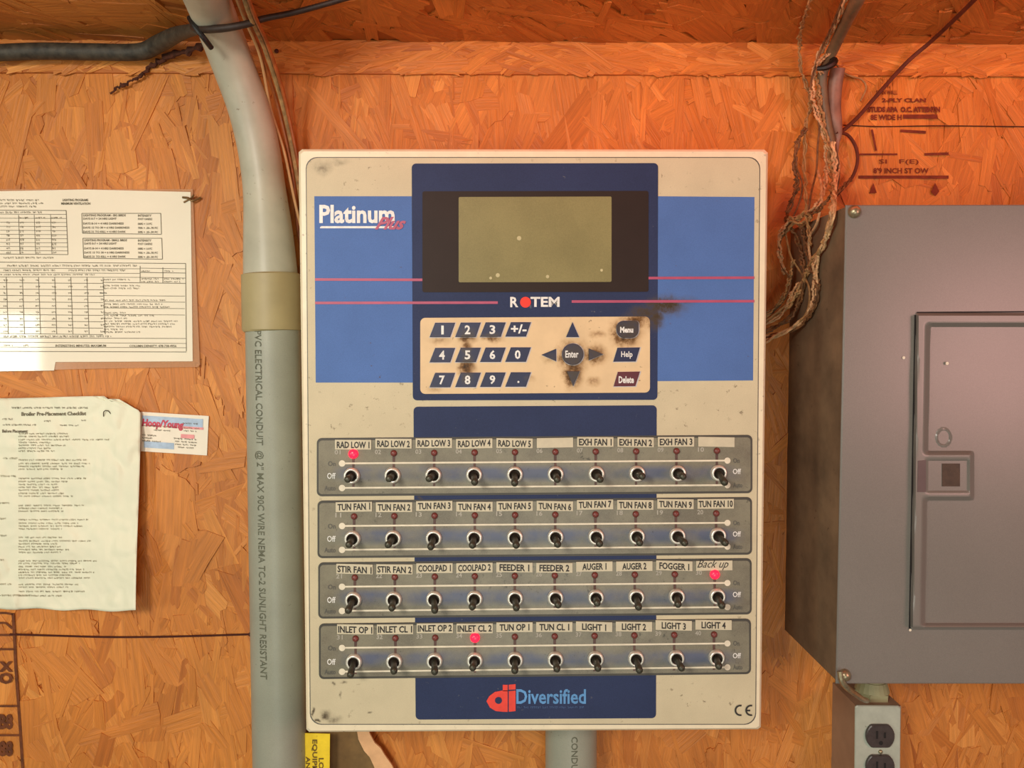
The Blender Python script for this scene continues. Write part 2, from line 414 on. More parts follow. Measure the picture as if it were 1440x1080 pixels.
strands((-1.05, 1.05), (Z0+.004, Z1-.004), 900, lambda x, z, d: (x, -.0053-d*.7, min(Z1, max(Z0-.003*(.5+.5*math.sin(x*95)), z))), lambda r, x, z: r.gauss(0, .35), OSB, 'wood_strands', trim, 9, Lr=(.03, .09), Wr=(.005, .014), dmax=.0022)
# seams between the sheets and the ink stamps on them
def strip(bm, pts, wpx, d=.0034):
    for (x0, y0), (x1, y1) in zip(pts, pts[1:]):
        L = math.hypot(x1-x0, y1-y0) or 1; nx, ny = -(y1-y0)/L*wpx/2, (x1-x0)/L*wpx/2
        bm.faces.new([bm.verts.new(P(*q, d)) for q in ((x0+nx, y0+ny), (x1+nx, y1+ny), (x1-nx, y1-ny), (x0-nx, y0-ny))])
    return bm
bm = bmesh.new(); tube(pxpath([(14,892,.003),(80,894,.003),(160,896,.003),(250,895,.003),(352,892,.003)], 6), .0011, 6, bm)
obj('seam', bm, SEAM, wall)
bm = bmesh.new(); tube(pxpath([(1186,176,.003),(1240,178,.003),(1330,177,.003),(1500,179,.003)], 6), .0006, 6, bm)
obj('seam', bm, SEAM, wall)
bm = bmesh.new(); strip(bm, [(18,862),(20,893),(22,940),(28,1020),(33,1100)], 4)
for pts in ([(-20,862),(8,862),(18,864)], [(-20,876),(8,876),(17,884)], [(-20,893),(18,893)], [(-20,913),(22,913)], [(-20,993),(27,993)], [(-20,1034),(30,1034)]): strip(bm, pts, 3)
rnd = random.Random(4)
for (a, b, t) in ((930,945,'X'), (946,962,'O'), (1004,1026,'B8'), (1042,1064,'88')): text(t, -2, a, 18, b, .0035, bm, bold=.05)
obj('ink_stamp', bm, INK2, wall)
bm = bmesh.new()
strip(bm, [(1209,217),(1262,217)], 2.6); strip(bm, [(1300,217),(1334,216)], 3.6); strip(bm, [(1207,249),(1334,249)], 4.5)
flat([(1222,272),(1228,257),(1233,271)], .0035, bm); flat([(1309,270),(1315,257),(1321,269),(1315,276)], .0035, bm)
text("8'9 INCH ST OW", 1228, 236, 1306, 244, .0035, bm, bold=.03)
text('SI   F(E)', 1236, 224, 1292, 232, .0035, bm, bold=.01)
text('SPAN WALL', 1232, 127, 1262, 133, .0035, bm, bold=.02)
text('2-PLY CLAN', 1240, 138, 1302, 144, .0035, bm, bold=.04)
text('STUDS APA  O.C. ATTENTN', 1220, 150, 1322, 158, .0035, bm, bold=.06)
text('8E WIDE H', 1224, 161, 1268, 169, .0035, bm, bold=.04); strip(bm, [(1270,164),(1318,164)], 6)
strip(bm, [(1266,184),(1302,186)], 4); strip(bm, [(1226,182),(1232,212)], 3)
obj('ink_stamp', bm, INK, wall)
# small nail heads in the boards
nail = tomesh(lathe([(0, .0012), (.0016, .0011), (.0022, .0006), (.0022, 0)], 12), 'nail', [SEAM])
for (x, y, d) in ((352,892,.0034), (389,72,.0075), (158,832,.0034)):
    o = link('nail_head', nail, wall); o.location = P(x, y, d)

# ------------------------------------------------------------------ controller
ctrl = thing('ventilation_controller', 'large cream control box with blue panels, blank display, keypad and rows of toggle switches', 'control panel', CTRL_L)
D = CTRL_D
out = [(424,209),(1076,209.5),(1081,214),(1071,1024),(1067,1027),(434,1031),(430,1027),(419,213)]
inn = [(x+(4 if x < 700 else -4), y+(4 if y < 500 else -4)) for x, y in out]
bm = slab(inn, D-.030, D-.030-.0025)
obj('enclosure_body', bm, LID, ctrl)
bm = slab(out, D, .031, bev=.0022); obj('lid', bm, LID, ctrl)
# groove round the overlay
g = rr(431, 222, 1068, 1018, 16); g = [(x+(y-222)/800*6*(1 if x < 750 else -1), y) for x, y in g]
obj('overlay_sheet', slab(g, D+.0006, .0008), BEIGE, ctrl)
gg = [(x+(1.2 if x > 750 else -1.2), y+(1.2 if y > 600 else -1.2)) for x, y in g]
obj('overlay_groove', flat(gg, D+.0002), GREYP, ctrl)
d1, d2, d3, d4, d5 = D+.0008, D+.0010, D+.0014, D+.0018, D+.0022
obj('blue_panel', slab([(442,276),(579,276),(581,538),(444,538)], d1, .0004), BLUE, ctrl)
obj('blue_panel', slab([(925,276),(1061,277),(1059,535),(923,536)], d1, .0004), BLUE, ctrl)
obj('navy_panel', slab([(x+(1.5*(y-230)/330 if x < 750 else -1*(y-230)/330), y) for x, y in rr(579, 230, 925.5, 563, 6, -.002)], d2, .0004), NAVY, ctrl)
obj('navy_panel', slab([(x+(3*(y-572)/440 if x < 750 else -1*(y-572)/440), y) for x, y in rr(581.5, 572, 923.5, 1012, 6, -.006)], d2, .0004), NAVY, ctrl)
# display
obj('display_window', slab(rr(594, 269, 912, 411, 3, -.002), d3, .0005), BEZEL, ctrl)
lcd = obj('lcd_screen', slab(rr(645, 277, 860, 397, 2, -.003), d3+.0003, .0006), LCD, ctrl)
FLECK = mat('fleck', C(184,174,130), .6)
for (x, y, r) in ((730,335,3.2), (700,387,3), (770,389,2.5), (690,391,2), (846,380,2)): obj('paint_fleck', flat(circ(x, y, r, 10), d3+.0005), FLECK, ctrl)
# red rules
bm = bmesh.new()
for (a, b, y0, y1) in ((443,594,393,393.5), (911,1061,391,390.5), (443,700,426,425.5), (804,1061,424,423.5)):
    flat([(a, y0-1.8), (b, y1-1.8), (b, y1+1.8), (a, y0+1.8)], d2+.0003, bm)
obj('red_rule', bm, REDLINE, ctrl)
# logos
bm = bmesh.new()
text('Platinum', 449, 288, 555, 314, d2+.0002, bm, bold=.03); flat([(450,319.5),(452,318),(554,318),(554,321),(450,321)], d2+.0002, bm)
obj('lettering', bm, WHITE, ctrl)['label'] = 'white product lettering with underline'
bm = bmesh.new(); text('Plus', 527, 305, 571, 323, d2+.0004, bm, bold=.035, shear=.6); obj('lettering', bm, REDLINE, ctrl)['label'] = 'small red slanted lettering'
bm = bmesh.new(); text('R', 717.5, 417.5, 729, 432, d2+.0003, bm, bold=.03); text('TEM', 746, 417.5, 787, 431.5, d2+.0003, bm, bold=.03)
obj('lettering', bm, WHITE, ctrl)['label'] = 'white capitals of the maker name'
obj('logo_dot', slab(circ(739,425,7.6), d2+.0005, .0003), REDHOT, ctrl)
bm = bmesh.new(); 
O_ = [(707,971),(696,973),(688,979),(684,986),(689,995),(697,1000),(708,1001)]
ring = circ(701, 985, 5, 14)
vo = [bm.verts.new(P(x, y, d2+.0004)) for x, y in O_+[(714,1001),(714,971)]]
bm.faces.new(vo)
flat([(707,963),(714,963),(714,972),(707,972)], d2+.0004, bm); flat([(715.5,972),(725,971),(725,1000),(715.5,1001)], d2+.0004, bm); flat([(715.5,963),(725,962),(725,969.5),(715.5,970)], d2+.0004, bm)
obj('logo_mark', bm, REDPRINT, ctrl)
obj('logo_mark', flat(ring, d2+.0006), NAVY, ctrl)['label'] = 'navy hole of the red logo'
obj('lettering', text('Diversified', 726, 969, 824, 990, d2+.0003, bold=.02), SKYP, ctrl)['label'] = 'light blue distributor name'
rnd = random.Random(3); bm = bmesh.new(); scribble(bm, 727, 993, 822, 3.6, lambda x, y: P(x, y, d2+.0003), rnd)
obj('small_print', bm, mat('print_dim_blue', C(70,96,140), .6), ctrl)
bm = bmesh.new()
def arc(cx, cy, r0, r1, a0, a1, n=12):
    for i in range(n):
        a, b = math.radians(a0+(a1-a0)*i/n), math.radians(a0+(a1-a0)*(i+1)/n)
        flat([(cx+r0*math.cos(a), cy-r0*math.sin(a)), (cx+r1*math.cos(a), cy-r1*math.sin(a)), (cx+r1*math.cos(b), cy-r1*math.sin(b)), (cx+r0*math.cos(b), cy-r0*math.sin(b))], d2+.0002, bm)
arc(1041, 999, 5.6, 8, 75, 285); arc(1056, 999, 5.6, 8, 75, 285); flat([(1050,998),(1055,998),(1055,1000.4),(1050,1000.4)], d2+.0002, bm)
obj('conformity_mark', bm, BLACKP, ctrl)
# keypad
obj('keypad_plate', slab(rr(591, 447, 914, 554, 7, -.006), d2+.0004, .0006), KEYBG, ctrl)
def key(name, pts, mt, txt, box, bold=.03, tm=WHITE, mir=None):
    cx = sum(p[0] for p in pts)/len(pts); cy = sum(p[1] for p in pts)/len(pts)
    big = [(cx+(x-cx)*1.07+.5, cy+(y-cy)*1.07+.4) for x, y in pts]
    k = obj(name, slab(pts, d3+.0010, .0010, bev=.0003), mt, ctrl)
    obj('key_rim', slab(big, d3+.0002, .0004), KEYEDGE, k)
    if txt:
        x0, y0, x1, y1 = box; obj('lettering', text(txt, x0, y0, x1, y1, d3+.0012, bold=bold), tm, k)
    return k
KX = [604, 640, 675, 710.5]; KY = [453.8, 489.2, 524.3]
KT = [['1','2','3','+/-'], ['4','5','6','0'], ['7','8','9','.']]
for r in range(3):
    for c in range(4):
        x = KX[c]; y = KY[r]-c*.25
        pts = [(x+7.5, y), (x+37.5-6, y), (x+36.5-6, y+4), (x+31-5, y+20.3), (x, y+20.3)]
        pts = [(x+8, y), (x+36, y), (x+29, y+20.3), (x, y+20.3)]
        t = KT[r][c]
        if t == '+/-': box = (x+8, y+3, x+30, y+16)
        elif t == '.': box = (x+17, y+12, x+20, y+15)
        elif t == '1': box = (x+16.5, y+4, x+20, y+16.5)
        else: box = (x+13.5, y+3.8, x+21.5, y+16.5)
        key('number_key', pts, KEYNAVY, t, box)
key('arrow_key', [(805,453),(814.5,474),(796,474)], KEYNAVY, None, None)['label'] = 'up arrow key'
key('arrow_key', [(761.5,499),(782,490.5),(782,508)], KEYNAVY, None, None)['label'] = 'left arrow key'
key('arrow_key', [(848,498),(828,506.5),(828,490)], KEYNAVY, None, None)['label'] = 'right arrow key'
key('arrow_key', [(806,543),(797,522),(815,522)], KEYNAVY, None, None)['label'] = 'down arrow key'
key('enter_key', circ(805.4, 498, 15, 28), KEYNAVY, 'Enter', (795, 493, 813.5, 503), .025)
key('menu_key', rr(867, 451, 898, 475, (10,5,11,11), 0), KEYNAVY, 'Menu', (872, 459.5, 890.5, 468), .045)
key('help_key', [(868.5,489),(900,488.5),(894,508.3),(862.5,508.6)], KEYNAVY, 'Help', (873.5, 494, 889.5, 504.5), .025)
key('delete_key', [(869,523),(900,522.5),(893.5,543),(863,543.4)], KEYRED, 'Delete', (870, 529, 891.5, 539), .035)
# switch rows
def row_mat(zc, zh):
    k = NT('switch_row_film'); tc = k.n('ShaderNodeTexCoord').outputs['Object']
    sep = k.n('ShaderNodeSeparateXYZ'); k.L.new(tc, sep.inputs[0])
    dz = k.math('ABSOLUTE', k.math('SUBTRACT', sep.outputs[2], zc)); band = k.rng(dz, zh*.35, zh, 1, 0)
    dx = k.math('ABSOLUTE', sep.outputs[0]); bx = k.rng(dx, .165, .182, 1, 0)
    nz = k.rng(k.noise(tc, 28, 4, .6), .38, .6, .25, 1)
    fac = k.math('MULTIPLY', k.math('MULTIPLY', band, bx), nz)
    gr = k.mixc(k.rng(k.noise(tc, 34, 4, .65), .35, .65), C(124,119,98), C(98,92,76))
    gr = k.mixc(k.rng(k.noise(tc, 1300, 2), .3, .7, 0, .35), gr, C(150,142,122))
    c = k.mixc(k.math('MULTIPLY', fac, .85), gr, C(78,86,114))
    sp = k.math('MULTIPLY', k.rng(k.noise(tc, 150, 4, .7), .62, .72, 0, .8), k.rng(k.noise(tc, 20, 2), .45, .6))
    c = k.mixc(sp, c, C(48,44,36)); k.L.new(c, k.b.inputs['Base Color']); k.b.inputs['Roughness'].default_value = .4; return k.m
PLATE_SHADE = mat('switch_row_shade', C(66,62,54), .5)
bush = tomesh(lathe([(.0071, 0, 0), (.0071, .0022, 0), (.0066, .0036, 0), (.0058, .0042, 0), (.0047, .0040, 1), (.0045, .0014, 1), (0, .0012, 1)], 24), 'bushing', [CHROME, SOCKET])
lever_me = tomesh(lathe([(.0024, .0005), (.0025, .006), (.0029, .014), (.0032, .0185), (.0028, .0205), (.0016, .0213), (0, .0215)], 12), 'lever', [LEVER])
led_off = tomesh(lathe([(.0029, 0), (.0028, .0010), (.0021, .0020), (.0010, .0025), (0, .0026)], 14), 'led', [LEDOFF])
led_on = tomesh(lathe([(.0043, 0), (.0042, .0014), (.0033, .0028), (.0016, .0035), (0, .0036)], 18), 'led_lit', [LEDON])  # wider than the unlit dome, its glow halo is built into the shape
ROWS = [
 dict(x=(446,1057), top=(617,613), bot=(697,692), lab=625.5, led=638.5, on=652, tog=669, au=686.5, t=['RAD LOW 1','RAD LOW 2','RAD LOW 3','RAD LOW 4','RAD LOW 5','','EXH FAN 1','EXH FAN 2','EXH FAN 3',''], xs=(495,1010), lx=(497,1008)),
 dict(x=(447,1056.5), top=(705,701), bot=(784,778), lab=714, led=727, on=740, tog=757.5, au=773.5, t=['TUN FAN 1','TUN FAN 2','TUN FAN 3','TUN FAN 4','TUN FAN 5','TUN FAN 6','TUN FAN 7','TUN FAN 8','TUN FAN 9','TUN FAN 10'], xs=(496,1009), lx=(498,1007)),
 dict(x=(448,1056), top=(792,787), bot=(869,862), lab=801.5, led=813, on=825.5, tog=843.5, au=859.5, t=['STIR FAN 1','STIR FAN 2','COOLPAD 1','COOLPAD 2','FEEDER 1','FEEDER 2','AUGER 1','AUGER 2','FOGGER 1','Back up'], xs=(497,1008), lx=(499,1005)),
 dict(x=(449,1055), top=(878,872), bot=(954,946), lab=886.5, led=899, on=911.5, tog=930.5, au=945, t=['INLET OP 1','INLET CL 1','INLET OP 2','INLET CL 2','TUN OP 1','TUN CL 1','LIGHT 1','LIGHT 2','LIGHT 3','LIGHT 4'], xs=(498,1007), lx=(500,1004)),
]
LIT = {(0,0), (2,9), (3,3)}
rnd = random.Random(11); num = 0
for ri, R in enumerate(ROWS):
    x0, x1 = R['x']; s = ((R['top'][1]-R['top'][0])+(R['bot'][1]-R['bot'][0]))/2/(x1-x0)
    Y = lambda y, x: y+s*(x-x0)
    zc = (P(750, Y(R['tog']-1, 750), d3)-CTRL_L).z
    obj('switch_row_edge_shade', slab(rr(x0-.5, R['top'][0]-1, x1+1, R['bot'][0]+1, 7, s), d2+.0002, .0006), PLATE_SHADE, ctrl)  # dark rim, paints in the edge shading round the row plate
    plate = obj('switch_row_plate', slab(rr(x0+2, R['top'][0]+2.5, x1-1.5, R['bot'][0]-2, 5, s), d3, .0005), row_mat(zc, .0085), ctrl)
    bm = bmesh.new()
    for y in (R['on'], R['au']):
        flat([(478, Y(y-1.3, 478)), (1023, Y(y-1.3, 1023)), (1023, Y(y+1.1, 1023)), (478, Y(y+1.1, 478))], d3+.0003, bm)
        flat(circ(481, Y(y, 481), 4.6, 14), d3+.0004, bm); flat(circ(1023, Y(y, 1023), 4.4, 14), d3+.0004, bm)
    obj('indicator_lines', bm, CREAMP, plate)
    obj('lettering', text('Off', 460, R['tog']-4, 472, R['tog']+4.5, d3+.0003, bold=.015), WHITE, plate)
    obj('lettering', text('Off', 1030.5, Y(R['tog']-5.5, 1030), 1042, Y(R['tog']+2, 1030), d3+.0003, bold=.015), WHITE, plate)
    for tx, yy in (('On', R['on']), ('Auto', R['au'])):
        obj('lettering', text(tx, 461-(5 if tx == 'Auto' else 0), yy-3.5, 472, yy+3.5, d3+.0003, bold=.02), GREYP, plate)
        obj('lettering', text(tx, 1031, Y(yy-3.5, 1031), 1040+(4 if tx == 'Auto' else 0), Y(yy+3.5, 1031), d3+.0003, bold=.02), GREYP, plate)
    bms = bmesh.new(); bmn = bmesh.new()
    for c in range(10):
        num += 1
        tx = R['xs'][0]+(R['xs'][1]-R['xs'][0])*c/9; lx = R['lx'][0]+(R['lx'][1]-R['lx'][0])*c/9
        ty = Y(R['tog'], tx); ly = Y(R['led'], lx)
        # printed stem from lamp to lamp hole
        flat([(lx-2, ly+3), (lx+2, ly+3), (lx+1.6, ty-10), (lx-1.6, ty-10)], d3+.0002, bms)
        flat([(lx-1.6, ty+10), (lx+1.6, ty+10), (lx+1.6, ty+18), (lx-1.6, ty+18)], d3+.0002, bms)
        text('%02d' % num, lx-26.5, ly-5.5, lx-18, ly+1, d3+.0002, bmn, bold=.02)
        o = link('toggle_switch', bush, ctrl); o.location = P(tx, ty, d3)-CTRL_L
        lv = link('lever', lever_me, o); lv.location = (0, -.0012, 0)
        lv.rotation_euler = (math.radians(rnd.gauss(4 if ri == 0 else 2, 3.5)), 0, math.radians(rnd.gauss(0, 4)))
        L_ = link('indicator_light', led_on if (ri, c) in LIT else led_off, ctrl); L_.location = P(lx, ly+(0 if (ri, c) in LIT else -.5), d3)-CTRL_L
        if (ri, c) in LIT: L_['label'] = 'lit bright red indicator'
        # tape label
        w2 = 25.5; cy = Y(R['lab'], lx)+rnd.uniform(-.8, .8); a = rnd.uniform(-.02, .03); cx = lx-.5
        pts = [(cx-w2, cy-7.2-a*w2), (cx+w2, cy-7.2+a*w2), (cx+w2, cy+6.4+a*w2), (cx-w2, cy+6.4-a*w2)]
        tp = obj('label_strip', slab(pts, d3+.0008, .0006), STRIP, ctrl)
        t = R['t'][c]
        if t:
            tw = {9: 46, 10: 48, 8: 42, 7: 34}.get(len(t), 44)
            if t == 'Back up':
                k = obj('handwriting', text(t, cx-24, cy-8.5, cx+20, cy+6, d3+.0010, bold=0, shear=.5), BLACKP, tp)
            else: obj('lettering', text(t, cx-tw/2, cy-4.9-a*tw/2, cx+tw/2, cy+4.6-a*tw/2, d3+.0010, slope=2*a/1, bold=.028), BLACKP, tp)
    obj('lamp_stems', bms, DARKSTEM, plate, kind='stuff'); obj('number_print', bmn, mat('print_number_%d' % ri, C(170,164,150), .6), plate, kind='stuff')

# ------------------------------------------------------------------ breaker cabinet
CD = .133
CL = P(1400, 962, 0); CL.y = 0
cab = thing('breaker_panel', 'large grey metal breaker cabinet with a recessed-front door, at the right edge', 'electrical cabinet', CL)
TL, BL = P(1190, 289, CD), P(1176, 962, CD)
xl = (TL.x+BL.x)/2; zt, zb = P(1300, 287, CD).z, P(1300, 963, CD).z; xr = xl+.40
bm = bmesh.new(); wbox(bm, xl+.0015, xr-.0015, -CD+.0015, 0, zb+.002, zt-.002)
body = obj('cabinet_body', bm, CABSIDE, cab)
bm = slab([(1190,288),(1720,287),(1715,962),(1176,962)], CD, .0022, bev=.001)
obj('front_cover', bm, CABGREY, cab)
# door: one pressed sheet, its field sunk and the latch pad left proud
def smooth(a, b, x):
    t = max(0., min(1., (x-a)/(b-a))); return t*t*(3-2*t)
def door_h(x, y):
    lx = 1288-(y-440)/445*8
    u = x-lx; v = y-440; q = 885-y
    rise = smooth(0, 4, u)*smooth(0, 4, v)*smooth(0, 4, q)*.0062
    sink = smooth(13, 22, u)*smooth(13, 21, v)*smooth(2, 10, q)
    # latch pad
    pad = smooth(633, 640, y)*(1-smooth(698, 705, y))*(1-smooth(1364, 1371, x))
    sink *= 1-pad
    inner = smooth(645, 648, y)*(1-smooth(690, 693, y))*smooth(1301, 1305, x)*(1-smooth(1360, 1364, x))
    ov = math.hypot((x-1327)/10.5, (y-615)/13); oval = smooth(.7, .85, ov)*(1-smooth(1.0, 1.15, ov))
    return rise-.0066*sink-.0022*inner+oval*.0012+.0001
bm = bmesh.new(); xs = [1280+2*i for i in range(84)]+[1460, 1500, 1560, 1620, 1650]; ys = [438+2*i for i in range(225)]
grid = [[None]*len(xs) for _ in ys]
for j, y in enumerate(ys):
    off = (y-440)/445*8
    for i, x in enumerate(xs):
        xx = x+ (8-off if i == 0 else 0)
        grid[j][i] = bm.verts.new(P(max(x, 1287.5-off), y, CD+door_h(max(x, 1287.5-off), y)))
for j in range(len(ys)-1):
    for i in range(len(xs)-1):
        try: bm.faces.new((grid[j][i], grid[j][i+1], grid[j+1][i+1], grid[j+1][i]))
        except ValueError: pass
bmesh.ops.remove_doubles(bm, verts=bm.verts, dist=1e-5)
bmesh.ops.recalc_face_normals(bm, faces=bm.faces)
door = obj('door', bm, CABGREY, cab, smooth=True)
bm = bmesh.new(); flat([(1286,443),(1289.5,443),(1281.5,886),(1278,886)], CD+.0004, bm); flat([(1289,440.5),(1650,438),(1650,436),(1289,438.5)], CD+.0004, bm)
obj('door_gap', bm, CABGAP, cab)
obj('latch_slot', slab([(1325,652),(1350,652),(1350,684),(1325,684)], CD+.0046, .0006), mat('latch_dark', C(66,50,36), .6, var=.3, vs_=200), door)
obj('latch_tongue', slab([(1291,648),(1302,647),(1302,692),(1290,692)], CD+.0066, .0020), mat('latch_plate', C(84,70,68), .4), door)
screw = tomesh(lathe([(.0056, 0), (.0054, .0018), (.0042, .0040), (.0022, .0054), (0, .0058)], 20), 'screw', [SCREW])
for (x, y) in ((1201,298), (1187,949)):
    o = link('screw', screw, cab); o.location = P(x, y, CD)-CL
bm = bmesh.new()
for (x, y, r) in ((1271,503,2.2), (1332,511,2.4), (1280,886,2)): flat(circ(x, y, r, 8), CD+.0018 if x > 1300 else CD+.0006, bm)
obj('paint_chip', bm, CREAMP, cab)

obj('bonding_wire', tube(pxpath([(1181,944,.136),(1184,958,.137),(1192,968,.134),(1203,976,.120),(1213,983,.095),(1219,985,.070)], 6), .0026, 8), SCREW, cab, smooth=True)
# ------------------------------------------------------------------ outlet box
OD = .058; OL = P(1235, 1110, 0); OL.y = 0
ob = thing('outlet_box', 'grey steel outlet box with dark duplex sockets, below the breaker cabinet', 'power outlet', OL)
a, b = P(1204, 993, OD), P(1266, 1130, OD)
bm = bmesh.new(); wbox(bm, a.x+.0006, b.x-.0006, -OD+.001, 0, b.z, a.z-.0006); obj('box_body', bm, BOXSIDE, ob)
pts = [(1203,994.5),(1206,992.5),(1264,993),(1267,996),(1266,1130),(1202,1130)]
plate = obj('cover_plate', slab(pts, OD+.001, .0018, bev=.0008), BOXGREY, ob)
def socket_pts(cx, cy, r=20): return [(cx+r*math.cos(t), cy+max(-.80*r, min(.80*r, r*math.sin(t)))) for t in [2*math.pi*i/36 for i in range(36)]]
for cy in (1036, 1079):
    sk = obj('socket', slab(socket_pts(1238.5, cy), OD+.0042, .0034, bev=.0006), SOCK, ob)
    bm = bmesh.new(); flat([(1232,cy-8),(1235,cy-8),(1235,cy+3),(1232,cy+3)], OD+.0044, bm); flat([(1243,cy-6),(1246,cy-6),(1246,cy+2),(1243,cy+2)], OD+.0044, bm); flat(circ(1239,cy+9,3,10), OD+.0044, bm)
    obj('slots', bm, CABGAP, sk)
o = link('screw', tomesh(lathe([(.0021, 0), (.002, .001), (.001, .0016), (0, .0017)], 12), 'screw_small', [SCREW]), ob); o.location = P(1238, 1057, OD+.001)-OL
zt_, zb_ = zb+.004, a.z-.002; cxn = P(1226, 980, .034).x
bm = bmesh.new(); tube([Vector((cxn, -.034, zb_)), Vector((cxn, -.034, zt_))], .0125, 20, bm)
tube([Vector((cxn, -.034, a.z-.0005)), Vector((cxn, -.034, a.z+.006))], .0175, 6, bm)
tube([Vector((cxn, -.034, a.z+.006)), Vector((cxn, -.034, a.z+.016))], lambda t: .0165-.003*t, 20, bm)
obj('conduit_nipple', bm, PUTTY, ob)

# ------------------------------------------------------------------ conduits
def rough_r(base): return lambda t: base
cd = thing('electrical_conduit', 'thick grey plastic conduit with printed lettering, bending left above its coupling, beside the control box', 'conduit', (P(393,1110,.03).x, 0, P(393,1110,.03).z))
low = [P(394.5,1130,.032), P(393.5,1080,.032), P(388.5,770,.032), P(384,460,.032), P(383,430,.032)]
obj('lower_pipe', tube(spline(low, 6), .0265, 32), PVC, cd, smooth=True)
obj('coupling', tube([P(383,466,.032), P(382.9,464,.032), P(382,388,.032), P(381.9,386,.032)], lambda t: (.0272, .0288, .0288, .0272)[round(t*3)], 32), COUP, cd, smooth=True)
el = [P(382,430,.032), P(380.5,385,.032), P(376,310,.032), P(370,250,.034), P(362,200,.038), P(349,150,.046), P(331,100,.060), P(312,50,.084), P(293,2,.128), P(272,-50,.19), P(250,-110,.26)]
obj('elbow_pipe', tube(spline(el, 8), lambda t: .0262-.0055*smooth(.08, .3, t)-.002*t, 32), PVC2, cd, smooth=True)
def on_pipe(x, y):
    c = P(383+(y-460)*.0165, y, .032); q = P(x, y, .032); dx = max(-.026, min(.026, (q.x-c.x)))
    h = math.sqrt(.0265**2-dx*dx)
    return Vector((q.x, -.032-h-.0003, q.z))
k = text('PVC ELECTRICAL CONDUIT  @ 2" MAX 90C WIRE NEMA TC-2 SUNLIGHT RESISTANT', 0, 0, 1, 1, 0, f=lambda x, y: Vector((x, y, 0)), vert=True, bold=.01)
for v in k.verts:
    y = 466+v.co.y*(940-466); x = 366.5+(y-466)*.0165+v.co.x*13
    v.co = on_pipe(x, y)
obj('lettering', k, PIPEINK, cd)
c2 = thing('lower_conduit', 'short stretch of grey conduit coming out below the middle of the control box', 'conduit', (P(803,1120,.032).x, 0, P(803,1120,.032).z))
xx = P(803,1040,.032).x; z1 = P(803,990,.032).z; z0 = P(803,1130,.032).z
obj('pipe', tube([Vector((xx,-.032,z0)), Vector((xx,-.032,(z0+z1)/2)), Vector((xx,-.032,z1))], .0262, 32), PVC, c2, smooth=True)
def on_pipe2(x, y):
    q = P(x, y, .055); dx = max(-.026, min(.026, q.x-xx)); return Vector((q.x, -.032-math.sqrt(.0262**2-dx*dx)-.0003, q.z))
k = text('CONDUIT', 803, 1034, 812, 1092, 0, f=on_pipe2, vert=True, bold=.01)
obj('lettering', k, PIPEINK, c2)

# ------------------------------------------------------------------ cables
def cable(name, label, cat, pts, r, mt, group=None, seg=8, n=8):
    path = pxpath(pts, n); o = obj(name, tube(path, r, seg), mt, smooth=True, base=path[-1].copy()); tag(o, label, cat, group); return o
cable('black_cable', 'thick dusty black cable running level from the left edge and over the bent conduit', 'cable',
      [(-60,76,.022),(0,74,.022),(60,72,.022),(130,73,.022),(195,73,.022),(222,62,.03),(250,48,.060),(278,40,.108)], lambda t: .0080-.003*smooth(.75, 1, t), BLACKRUB, seg=14)
cable('dark_cable', 'thin dark cable crossing the bent conduit and rising towards the top', 'cable',
      [(272,38,.108),(290,41,.122),(320,39,.128),(350,33,.126),(372,26,.122),(420,16,.122),(500,-6,.13)], lambda t: .0036-.0014*t, BLACKTHIN, seg=10)
bm = bmesh.new(); rnd = random.Random(2)
pp = pxpath([(285,62,.05),(262,72,.03),(235,80,.014),(215,92,.010),(198,106,.009),(180,116,.009),(165,124,.008),(154,132,.006)], 8)
tube([p+Vector((rnd.gauss(0,.0008), 0, rnd.gauss(0,.0008))) for p in pp], lambda t: (.0032-.0022*t)*rnd.uniform(.5,1.45), 7, bm)
o = obj('rope_end', bm, mat('dirty_rope', C(74,34,16), .9, var=.5, vs_=200), base=pp[0].copy(), smooth=True); tag(o, 'short knotted dirty string hanging off the black cable, left of the conduit', 'string')
bm = bmesh.new(); c = P(280, 42, .112)
tube(spline([c+Vector((-.007,-.003,.009)), c+Vector((-.001,-.008,0)), c+Vector((.006,-.006,-.009)), c+Vector((.009,.004,-.014))], 5), .0024, 8, bm)
o = obj('cable_tie', bm, TIE, base=c.copy()); tag(o, 'black tie holding the cable at the left side of the bent conduit', 'cable tie')
# wires alongside conduit
wires = [([(330,-20,.16),(345,20,.13),(362,60,.085),(382,120,.05),(398,180,.03),(412,250,.02),(420,330,.014),(440,420,.012)], .0020, COPPER),
         ([(338,-20,.165),(352,22,.135),(371,64,.09),(390,120,.055),(404,175,.034),(416,235,.022),(426,300,.014),(442,400,.012)], .0024, DUSTY),
         ([(344,-20,.168),(358,22,.138),(376,62,.093),(396,122,.058),(409,178,.036),(421,240,.022),(430,290,.014),(446,390,.012)], .0018, COPPER),
         ([(326,-20,.155),(341,20,.125),(366,80,.075),(380,150,.040),(400,215,.03),(416,290,.022),(438,380,.014)], .0014, mat('pale_wire', C(196,150,100), .5))]
p0 = P(418, 300, .0)
wb = thing('wire_run', 'slim bundle of brown and tan wires following the right side of the bent conduit', 'wires', (p0.x, 0, p0.z))
for pts, r, mt in wires: obj('wire', tube(pxpath(pts, 8), r, 8), mt, wb, smooth=True)
